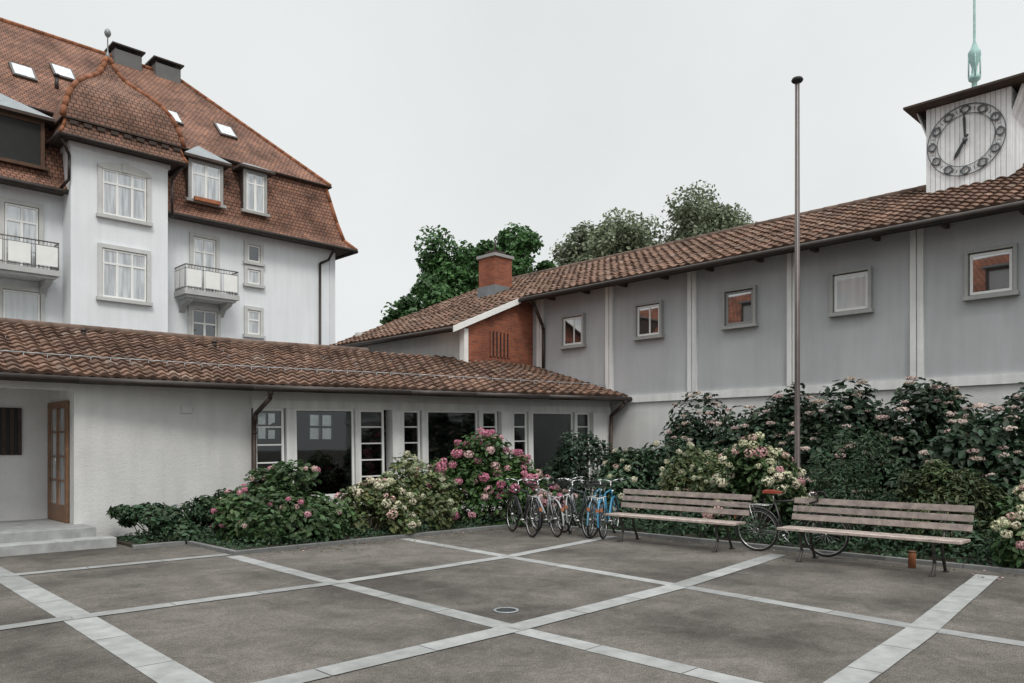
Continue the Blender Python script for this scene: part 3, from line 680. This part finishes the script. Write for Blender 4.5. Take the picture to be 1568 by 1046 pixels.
def shrub(name,c,rw,rd,h,nl,ls,col,fl=0,fs=.09,fcols=None,z0=.05,clump=.38,asp=.62,K=16,lace=False,fmin=.0):
    """rw: half width along the diagonal across the yard, rd: half depth"""
    e=empty(name,(c[0],c[1],z0)); C0=np.array((c[0],c[1],z0+.1*h))
    B=np.stack([RT,FW,UP]); sc3=np.array((rw,rd,h))
    cen=[];rad=[]
    while len(cen)<K:
        p=rng.uniform(-1,1,3); p[2]=abs(p[2]); r=np.linalg.norm(p)
        if .3<r<1: 
            p=p/r*rng.uniform(.45,.84); cen.append(p*sc3*np.array((1,1,.92))); rad.append(clump*rng.uniform(.6,1.15))
    cen=np.array(cen);rad=np.array(rad)
    R3=np.array((rw,rd,h*.62)) 
    idx=rng.integers(0,K,nl); d=unit(nl)
    out=cen[idx]/(np.linalg.norm(cen[idx],axis=1,keepdims=True)+1e-6)
    flip=(d*out).sum(1)<-.3; d[flip]*=-1
    Pl=cen[idx]+d*R3*rad[idx][:,None]*rng.uniform(.65,1.18,nl)[:,None]
    P=Pl@B+C0; P[:,2]=np.maximum(P[:,2],z0+.03)
    Nn=(d@B)*.8+np.array((0,0,.7))+rng.normal(size=(nl,3))*.4
    cb=rng.uniform(.7,1.2,K)[idx]; lb=rng.uniform(.6,1.45,nl); tint=rng.uniform(-.12,.22,nl)
    cols=np.array(col)[None]*(cb*lb)[:,None]; cols[:,0]*=1+tint*1.5
    leaf_mesh('leaves',P,Nn,ls*rng.uniform(.55,1.3,nl),cols,asp=asp,parent=e)
    mb=MB()
    for i in range(K):
        a=Vector((c[0]+rng.uniform(-.2,.2)*rw,c[1]+rng.uniform(-.2,.2)*rd,z0-.05)); b_=Vector(cen[i]@B+C0); m_=a.lerp(b_,.5)+Vector((0,0,-.05)); mb.tube(a,m_,.014,M_bark,.01,5); mb.tube(m_,b_,.01,M_bark,.005,5)
    mb.build('stems',e)
    if fl:
        FC=np.array(fcols); PP=[];NN=[];CC_=[];SS=[]
        tries=0;cnt=0; used=[]
        while cnt<fl and tries<fl*80:
            tries+=1
            i=rng.integers(0,K); dd=unit(1)[0]
            if dd[2]<fmin: dd[2]=abs(dd[2])
            p=cen[i]+dd*R3*rad[i]*1.12
            if np.linalg.norm(p/sc3)<.78: continue
            if p[1]>.45*rd: continue
            p=p@B+C0
            if any(np.linalg.norm(p-u_)<fs*1.3 for u_ in used): continue
            used.append(p); cnt+=1
            r=fs*rng.uniform(.6,1.2); m=90 if not lace else 60
            dn=unit(m); sc_=np.array((1,1,.35 if lace else .8))
            PP.append(p+dn*r*sc_*rng.uniform(.85,1.05,m)[:,None]); NN.append(dn*sc_+rng.normal(size=(m,3))*.3+(np.array((-.2,-.2,.5)) if lace else 0))
            base=FC[rng.integers(0,len(FC))]; CC_.append(base[None]*rng.uniform(.7,1.15,m)[:,None]); SS.append(np.full(m,r*(.42 if not lace else .40)))
        if PP: leaf_mesh('flowers',np.concatenate(PP),np.concatenate(NN),np.concatenate(SS),np.clip(np.concatenate(CC_),0,.95),asp=.9,fold=.1,mat=M_petal,parent=e)
    return e
G1=(.058,.112,.042); G2=(.045,.088,.045); G3=(.11,.15,.06); GD=(.036,.067,.038)
PK=[(.66,.27,.36),(.72,.38,.44),(.74,.52,.50),(.60,.22,.32)]
PW=[(.72,.50,.45),(.74,.66,.52),(.72,.69,.52),(.70,.40,.42),(.70,.66,.50),(.62,.62,.42)]
WG=[(.50,.52,.36),(.54,.53,.39),(.40,.46,.28)]
LC=[(.54,.40,.37),(.60,.49,.44),(.42,.34,.28)]
shrub('ivy_shrub',(4.95,14.0),.95,.45,.65,2600,.11,G2,K=14)
shrub('ivy_shrub',(6.0,13.6),.9,.5,.8,2500,.11,G2,K=14)
shrub('hydrangea_bush',(6.6,12.45),1.15,.9,1.32,7500,.13,G1,fl=34,fs=.06,fcols=PK,K=32,fmin=.5)
shrub('hydrangea_bush',(8.15,11.95),.8,.5,.95,2800,.12,G3,fl=36,fs=.085,fcols=PW,K=16)
shrub('hydrangea_bush',(9.25,12.35),.85,.6,1.5,4200,.11,G3,fl=44,fs=.07,fcols=WG,K=20)
shrub('hydrangea_bush',(11.0,12.05),1.4,.6,1.8,8500,.12,(.055,.12,.035),fl=110,fs=.10,fcols=PK,K=36)
shrub('hydrangea_bush',(12.1,11.1),.5,.45,.95,1500,.11,G1,fl=22,fs=.09,fcols=PK,K=10)
shrub('dark_shrub',(14.3,12.1),.95,.6,2.2,5500,.10,(.035,.068,.04),K=26)
shrub('hydrangea_bush',(13.6,9.5),1.6,.9,1.75,8000,.13,G2,fl=40,fs=.075,fcols=PW,K=34)
shrub('lacecap_shrub',(15.4,9.6),1.5,.9,2.45,7500,.15,GD,fl=65,fs=.095,fcols=LC,K=34,lace=True,fmin=.4)
shrub('lacecap_shrub',(15.6,7.9),1.5,.9,2.8,8500,.15,GD,fl=65,fs=.095,fcols=LC,K=34,lace=True,fmin=.4)
shrub('lacecap_shrub',(15.5,6.1),1.5,.9,2.85,8500,.15,GD,fl=70,fs=.095,fcols=LC,K=34,lace=True,fmin=.4)
shrub('lacecap_shrub',(15.7,4.7),1.4,.8,2.75,7500,.15,GD,fl=60,fs=.095,fcols=LC,K=30,lace=True,fmin=.4)
shrub('lacecap_shrub',(14.9,3.3),1.5,.9,2.55,8500,.15,GD,fl=75,fs=.095,fcols=LC,K=36,lace=True,fmin=.4)
shrub('lacecap_shrub',(15.0,1.2),1.6,.9,2.55,6000,.15,GD,fl=60,fs=.095,fcols=LC,K=30,lace=True,fmin=.4)
shrub('hydrangea_bush',(12.75,6.75),.95,.6,1.75,5000,.12,G1,fl=80,fs=.10,fcols=PW,K=22)
shrub('flowering_shrub',(13.1,8.1),.85,.6,1.75,4600,.09,G3,fl=44,fs=.06,fcols=WG,K=20)
shrub('fern_shrub',(12.8,5.1),.9,.6,1.95,7500,.085,(.05,.095,.05),K=34,asp=.3,clump=.3)
shrub('leafy_shrub',(12.9,3.8),.9,.6,1.55,6000,.10,(.065,.095,.04),K=28,asp=.4,clump=.32)
shrub('hydrangea_bush',(12.3,2.5),.7,.5,1.2,3400,.12,G1,fl=70,fs=.09,fcols=PW,K=18)
shrub('hydrangea_bush',(12.5,1.2),.7,.5,1.3,2800,.12,G1,fl=50,fs=.085,fcols=PW,K=16)
shrub('leafy_shrub',(13.5,2.3),1.0,.6,1.7,4200,.11,G1,K=18)
def carpet(name,rects,col,ls,dens,h):
    P=[]
    for (x0,x1,y0,y1) in rects:
        n=int((x1-x0)*(y1-y0)*dens); P.append(np.stack([rng.uniform(x0,x1,n),rng.uniform(y0,y1,n),.07+h*rng.random(n)**1.2],1))
    P=np.concatenate(P)
    P[:,2]*=.6+.5*np.sin(P[:,0]*4.1+P[:,1]*2.3)*np.cos(P[:,1]*3.7)
    P[:,2]=np.maximum(P[:,2],.065)
    Nn=rng.normal(size=(len(P),3))*.6+np.array((-.2,-.2,1)); c=np.array(col)[None]*rng.uniform(.5,1.4,(len(P),1))
    leaf_mesh(name,P,Nn,ls*rng.uniform(.6,1.3,len(P)),c,asp=.5)
carpet('ground_cover_plants',[(5.36,11.7,11.5,14.5),(4.5,5.3,13.35,14.6)],G2,.06,800,.2)
carpet('ground_cover_plants',[(11.82,13.4,-3,11.4)],G2,.09,650,.55)
n=420; P=np.zeros((n,3)); h_=n//2
P[:h_,0]=rng.uniform(5.3,11.6,h_); P[:h_,1]=11.33-rng.exponential(.25,h_)
P[h_:,0]=11.65-rng.exponential(.3,n-h_); P[h_:,1]=rng.uniform(-1,11.3,n-h_); P[:,2]=.014
cl=np.array([(.16,.12,.05),(.10,.07,.04),(.12,.14,.05),(.5,.32,.32)])[rng.integers(0,4,n)]
leaf_mesh('fallen_leaves',P,np.tile((0.,0,1.),(n,1))+rng.normal(size=(n,3))*.15,rng.uniform(.025,.06,n),cl,fold=.1)

# ------------------------------------------------------------------ trees
def tree(name,c,hh,cr,ch,nl,ls,col,K=30):
    e=empty(name,(c[0],c[1],0)); mb=MB()
    base=Vector((c[0],c[1],0)); topz=hh-ch*.5
    mb.tube(base,base+Vector((0,0,topz*.5)),.35,M_bark,.26,10); mb.tube(base+Vector((0,0,topz*.5)),base+Vector((.1,.1,hh-ch*.3)),.26,M_bark,.08,10)
    cen=[]
    for i in range(K):
        while True:
            p=rng.uniform(-1,1,3)
            if .3<np.linalg.norm(p)<1: break
        p=p/np.linalg.norm(p)*rng.uniform(.4,.88)*np.array((cr,cr,ch/2)); cen.append(np.array((c[0],c[1],hh-ch/2))+p)
    for q in cen:
        a=base+Vector((0,0,rng.uniform(hh-ch*1.0,hh-ch*.4))); b_=Vector(q); m_=a.lerp(b_,.5)+Vector((0,0,.3)); mb.tube(a,m_,.09,M_bark,.05,6); mb.tube(m_,b_,.05,M_bark,.02,6)
    cen=np.array(cen); rad=rng.uniform(.13,.33,K)*cr
    idx=rng.integers(0,K,nl); d=unit(nl); P=cen[idx]+d*rad[idx][:,None]*(rng.random(nl)**.5)[:,None]*np.array((1,1,.8))*1.2
    Nn=d*.5+np.array((0,0,.6))+rng.normal(size=(nl,3))*.5
    cols=np.array(col)[None]*(rng.uniform(.65,1.25,K)[idx]*rng.uniform(.6,1.4,nl))[:,None]
    leaf_mesh('crown',P,Nn,ls*rng.uniform(.6,1.3,nl),cols,parent=e)
    mb.build('trunk_and_limbs',e)
def PD(D,s): return (D*(.6997+.7145*s),D*(.7145-.6997*s))
TG=(.072,.155,.052); TM=(.18,.215,.135)
tree('leafy_tree',PD(42,-.082),13.6,3.2,9,19000,.27,TG,K=50)
tree('leafy_tree',PD(42.5,-.045),13.4,3.0,9,16000,.27,TG,K=44)
tree('leafy_tree',PD(41,-.004),14.3,2.6,8,14000,.27,TG,K=38)
tree('leafy_tree',PD(40,.025),11.8,1.8,5,6000,.27,TG,K=20)
tree('leafy_tree',PD(40,-.135),9.6,1.8,4.5,6000,.27,(.06,.125,.045),K=20)
tree('maple_tree',PD(56,.118),18.9,4.8,11,21000,.30,TM,K=58)
tree('maple_tree',PD(57,.18),19.2,4.2,11,16000,.30,TM,K=46)
tree('maple_tree',PD(56,.245),20.8,4.9,13,26000,.30,TM,K=66)
tree('maple_tree',PD(60,.295),19.2,3.7,11,12000,.30,TM,K=36)

# ------------------------------------------------------------------ benches
def bench(name,u,v0,v1):
    Lb=v1-v0; mb=MB()
    for k in range(4):
        y=-.44+k*.105; v=random.uniform(1.1,1.5); mb.box(-random.uniform(0,.015),Lb+random.uniform(0,.015),y,y+.084,.435,.47,M_bench,g(v if k else 1.75))
    T_=Matrix.Translation((0,.02,.5))@Matrix.Rotation(math.radians(-16),4,'X')
    for k in range(3):
        mb.box(-random.uniform(0,.015),Lb+random.uniform(0,.015),-.015,.015,.06+k*.125,.06+k*.125+.088,M_bench,g(random.uniform(.8,1.15)),T=T_)
    for x in (.32,Lb-.32):
        mb.path([(x,-.40,.42),(x,-.36,.28),(x,-.33,.15),(x,-.42,.0)],.022,M_iron,8); mb.path([(x,-.05,.42),(x,-.02,.25),(x,.10,.0)],.022,M_iron,8)
        mb.path([(x,-.42,.42),(x,.0,.42),(x,.05,.52),(x,.15,.92)],.02,M_iron,8); mb.path([(x,-.34,.2),(x,-.01,.2)],.014,M_iron,6)
        mb.box(x-.03,x+.03,-.47,-.37,0,.015,M_iron); mb.box(x-.03,x+.03,.05,.15,0,.015,M_iron)
        for k in range(4): mb.tube((x,-.398+k*.105,.468),(x,-.398+k*.105,.474),.008,M_iron,n=6)
    x=Lb/2; mb.path([(x,-.42,.42),(x,.0,.42),(x,.05,.52),(x,.15,.90)],.016,M_iron,6)
    mb.build(name,T=Matrix.Translation((u,v1,0))@Matrix.Rotation(math.radians(-90),4,'Z'),bevel=.004)
bench('park_bench',11.15,3.0,5.4); bench('park_bench',11.2,6.15,8.65)
mb=MB(); mb.lathe((11.3,3.75,0),[(.05,0),(.05,.2),(.045,.21),(.001,.21)],M_terra,12); mb.lathe((11.3,3.75,.21),[(.052,0),(.052,.02),(.001,.021)],M_wood,12); mb.build('wooden_post')

# ------------------------------------------------------------------ bicycles
def bicycle(name,pos,yaw,col,lean=4,basket=False,drop=False,seatcol=(.02,.02,.02)):
    mf=pmat('bike_paint',col,.35,bst=0,na=.05,spec=.5); mseat=pmat('saddle',seatcol,.6,bst=0)
    mb=MB(); R=.335
    rh=Vector((0,0,R)); fh=Vector((1.04,0,R)); bbk=Vector((.43,0,.28)); st=Vector((.28,0,.80)); ht=Vector((.84,0,.84)); hb=Vector((.88,0,.70))
    for h in (rh,fh):
        mb.torus(h,R-.015,.017,M_black,'y',36,6); mb.torus(h,R-.035,.009,M_chrome,'y',36,5)
        mb.tube(h+Vector((0,-.04,0)),h+Vector((0,.04,0)),.022,M_chrome)
        for k in range(20):
            t=2*math.pi*k/20; mb.tube(h+Vector((0,.02*(-1)**k,0)),h+Vector((math.cos(t),0,math.sin(t)))*(R-.035),.0022,M_chrome,n=3)
        a0,a1=(math.radians(10),math.radians(195)) if h is rh else (math.radians(15),math.radians(170))
        mb.torus(h,R+.025,.016,mf,'y',16,5,a0=a0,a1=a1)
    r=.016
    for a,b_ in ((bbk,st),(st,ht),(bbk,hb),(ht,hb)): mb.tube(a,b_,r,mf)
    for sy in (-.045,.045):
        o=Vector((0,sy,0)); mb.tube(rh+o,bbk,.009,mf); mb.tube(rh+o,st,.008,mf); mb.tube(hb,fh+o,.012,mf,.008)
    mb.tube(st,Vector((.25,0,.92)),.013,M_chrome)
    mb.mesh([(.12,-.08,.93),(.12,.08,.93),(.25,.06,.925),(.40,.02,.93),(.40,-.02,.93),(.25,-.06,.925),(.12,-.08,.97),(.12,.08,.97),(.25,.06,.975),(.40,.02,.955),(.40,-.02,.955),(.25,-.06,.975)],
            [(5,4,3,2,1,0),(6,7,8,9,10,11)]+[(i,(i+1)%6,6+(i+1)%6,6+i) for i in range(6)],mseat)
    sp=Vector((.81,0,.95)); mb.tube(ht,sp,.013,M_chrome)
    if drop:
        s2=sp+Vector((.08,0,0)); mb.tube(sp,s2,.013,M_chrome); mb.tube(s2+Vector((0,-.2,0)),s2+Vector((0,.2,0)),.012,M_black)
        for sy in (-.2,.2): mb.path([s2+Vector((0,sy,0)),s2+Vector((.09,sy,-.01)),s2+Vector((.10,sy,-.09)),s2+Vector((-.02,sy,-.13))],.013,M_black)
    else:
        s2=sp+Vector((.04,0,.04)); mb.tube(sp,s2,.013,M_chrome)
        for q in (-1,1):
            mb.path([s2,s2+Vector((.03,.14*q,.04)),s2+Vector((-.04,.26*q,.03))],.011,M_chrome); mb.tube(s2+Vector((-.04,.26*q,.03)),s2+Vector((-.14,.29*q,.02)),.016,M_black)
            mb.tube(s2+Vector((.03,.16*q,.02)),s2+Vector((-.05,.22*q,-.0)),.005,M_chrome)
    mb.torus(bbk+Vector((0,-.05,0)),.085,.006,M_chrome,'y',24,4); mb.torus(rh+Vector((0,-.05,0)),.04,.006,M_chrome,'y',12,4)
    mb.tube(bbk+Vector((0,-.05,.085)),rh+Vector((0,-.05,.04)),.005,M_black); mb.tube(bbk+Vector((0,-.05,-.085)),rh+Vector((0,-.05,-.04)),.005,M_black)
    mb.tube(bbk+Vector((0,-.07,0)),bbk+Vector((.12,-.07,-.12)),.008,M_chrome); mb.box(.50,.60,-.17,-.08,.145,.165,M_black)
    mb.tube(bbk+Vector((0,.07,0)),bbk+Vector((-.12,.07,.12)),.008,M_chrome); mb.box(.26,.36,.08,.17,.395,.415,M_black)
    mb.tube(bbk+Vector((0,-.08,0)),bbk+Vector((0,.08,0)),.02,M_chrome)
    for sy in (-.06,.06): mb.tube((-.25,sy,.74),(.22,sy,.74),.006,M_chrome); mb.tube((-.1,sy,.74),(0,sy,R),.005,M_chrome)
    for x in (-.25,-.1,.05,.2): mb.tube((x,-.06,.74),(x,.06,.74),.005,M_chrome)
    mb.lathe((.93,0,.80),[(.001,-.03),(.03,-.02),(.035,.02),(.001,.03)],M_chrome,8); mb.box(-.36,-.345,-.03,.03,.5,.56,M_terra)
    if basket:
        x0,x1=.92,1.22
        for zz in (.78,.9,1.0):
            w=.13+(zz-.78)*.2; mb.path([(x0,-w,zz),(x1,-w,zz),(x1,w,zz),(x0,w,zz),(x0,-w,zz)],.006,M_black,4)
        for i in range(9):
            t=i/8; 
            for sy in (-1,1): mb.tube((x0+(x1-x0)*t,.13*sy,.78),(x0+(x1-x0)*t,.175*sy,1.0),.004,M_black,n=3)
            mb.tube((x1,-.13+.26*t,.78),(x1,-.175+.35*t,1.0),.004,M_black,n=3)
    T_=Matrix.Translation((*pos,.002))@Matrix.Rotation(math.radians(yaw),4,'Z')@Matrix.Rotation(math.radians(lean),4,'X')
    mb.build(name,T=T_)
bicycle('bicycle',(10.15,9.85),66,(.03,.03,.035),3)
bicycle('bicycle',(10.5,9.55),64,(.42,.43,.45),-4)
bicycle('bicycle',(10.75,9.0),68,(.05,.06,.07),5,basket=True)
bicycle('bicycle',(10.85,8.75),26,(.05,.24,.40),-3)
bicycle('bicycle',(10.95,9.15),30,(.14,.32,.45),4,drop=True)
bicycle('bicycle',(11.1,9.75),35,(.35,.35,.35),-5)
bicycle('bicycle',(11.35,6.05),-82,(.03,.03,.03),3,seatcol=(.25,.05,.03),drop=True)

# ------------------------------------------------------------------ camera, light, world
cam=bpy.data.cameras.new('Camera'); co=bpy.data.objects.new('Camera',cam); scene.collection.objects.link(co)
cam.sensor_width=36; cam.lens=36*1190/1568; cam.shift_y=(684-523)/1568; cam.clip_end=2000; cam.clip_start=.1
co.location=(0,0,1.65); co.rotation_euler=(math.radians(90),0,-math.atan2(.6997,.7145)); scene.camera=co
sun=bpy.data.lights.new('Sun','SUN'); so=bpy.data.objects.new('Sun',sun); scene.collection.objects.link(so)
sun.energy=1.4; sun.angle=math.radians(16); sun.color=(1,.96,.91)
el=math.radians(50); dirv=Vector((-.45*math.cos(el),-.89*math.cos(el),math.sin(el)))
so.rotation_euler=dirv.to_track_quat('Z','Y').to_euler()
w=bpy.data.worlds.new('World'); scene.world=w; w.use_nodes=True; nt=w.node_tree; L=nt.links.new
bg=nt.nodes['Background']
sky=N(nt,'ShaderNodeTexSky',sky_type='NISHITA'); sky.sun_disc=False; sky.sun_elevation=el; sky.sun_rotation=math.atan2(dirv.x,dirv.y); sky.air_density=1; sky.dust_density=3
hs=N(nt,'ShaderNodeHueSaturation'); hs.inputs['Saturation'].default_value=.25; L(sky.outputs[0],hs.inputs['Color'])
tc=N(nt,'ShaderNodeTexCoord'); sx=N(nt,'ShaderNodeSeparateXYZ'); L(tc.outputs['Generated'],sx.inputs[0])
cn=N(nt,'ShaderNodeTexNoise'); cn.inputs['Scale'].default_value=2.2; cn.inputs['Detail'].default_value=6; L(tc.outputs['Generated'],cn.inputs['Vector'])
rp=N(nt,'ShaderNodeMapRange'); rp.inputs['From Min'].default_value=.52; rp.inputs['From Max'].default_value=1; rp.inputs['To Min'].default_value=8.4; rp.inputs['To Max'].default_value=25
L(sx.outputs['Z'],rp.inputs['Value'])
cm=N(nt,'ShaderNodeMapRange'); cm.inputs['From Min'].default_value=.3; cm.inputs['From Max'].default_value=.7; cm.inputs['To Min'].default_value=.93; cm.inputs['To Max'].default_value=1.05
L(cn.outputs['Fac'],cm.inputs['Value'])
mu=N(nt,'ShaderNodeMath',operation='MULTIPLY'); L(rp.outputs[0],mu.inputs[0]); L(cm.outputs[0],mu.inputs[1])
sv=N(nt,'ShaderNodeVectorMath',operation='SCALE'); sv.inputs[0].default_value=(.97,1.0,.995); L(mu.outputs[0],sv.inputs['Scale'])
mx=N(nt,'ShaderNodeMix'); mx.data_type='RGBA'; mx.inputs[0].default_value=.9
L(hs.outputs[0],mx.inputs[6]); L(sv.outputs[0],mx.inputs[7]); L(mx.outputs[2],bg.inputs['Color'])
bg.inputs['Strength'].default_value=.106
scene.view_settings.view_transform='Standard'; scene.view_settings.look='None'; scene.view_settings.exposure=0
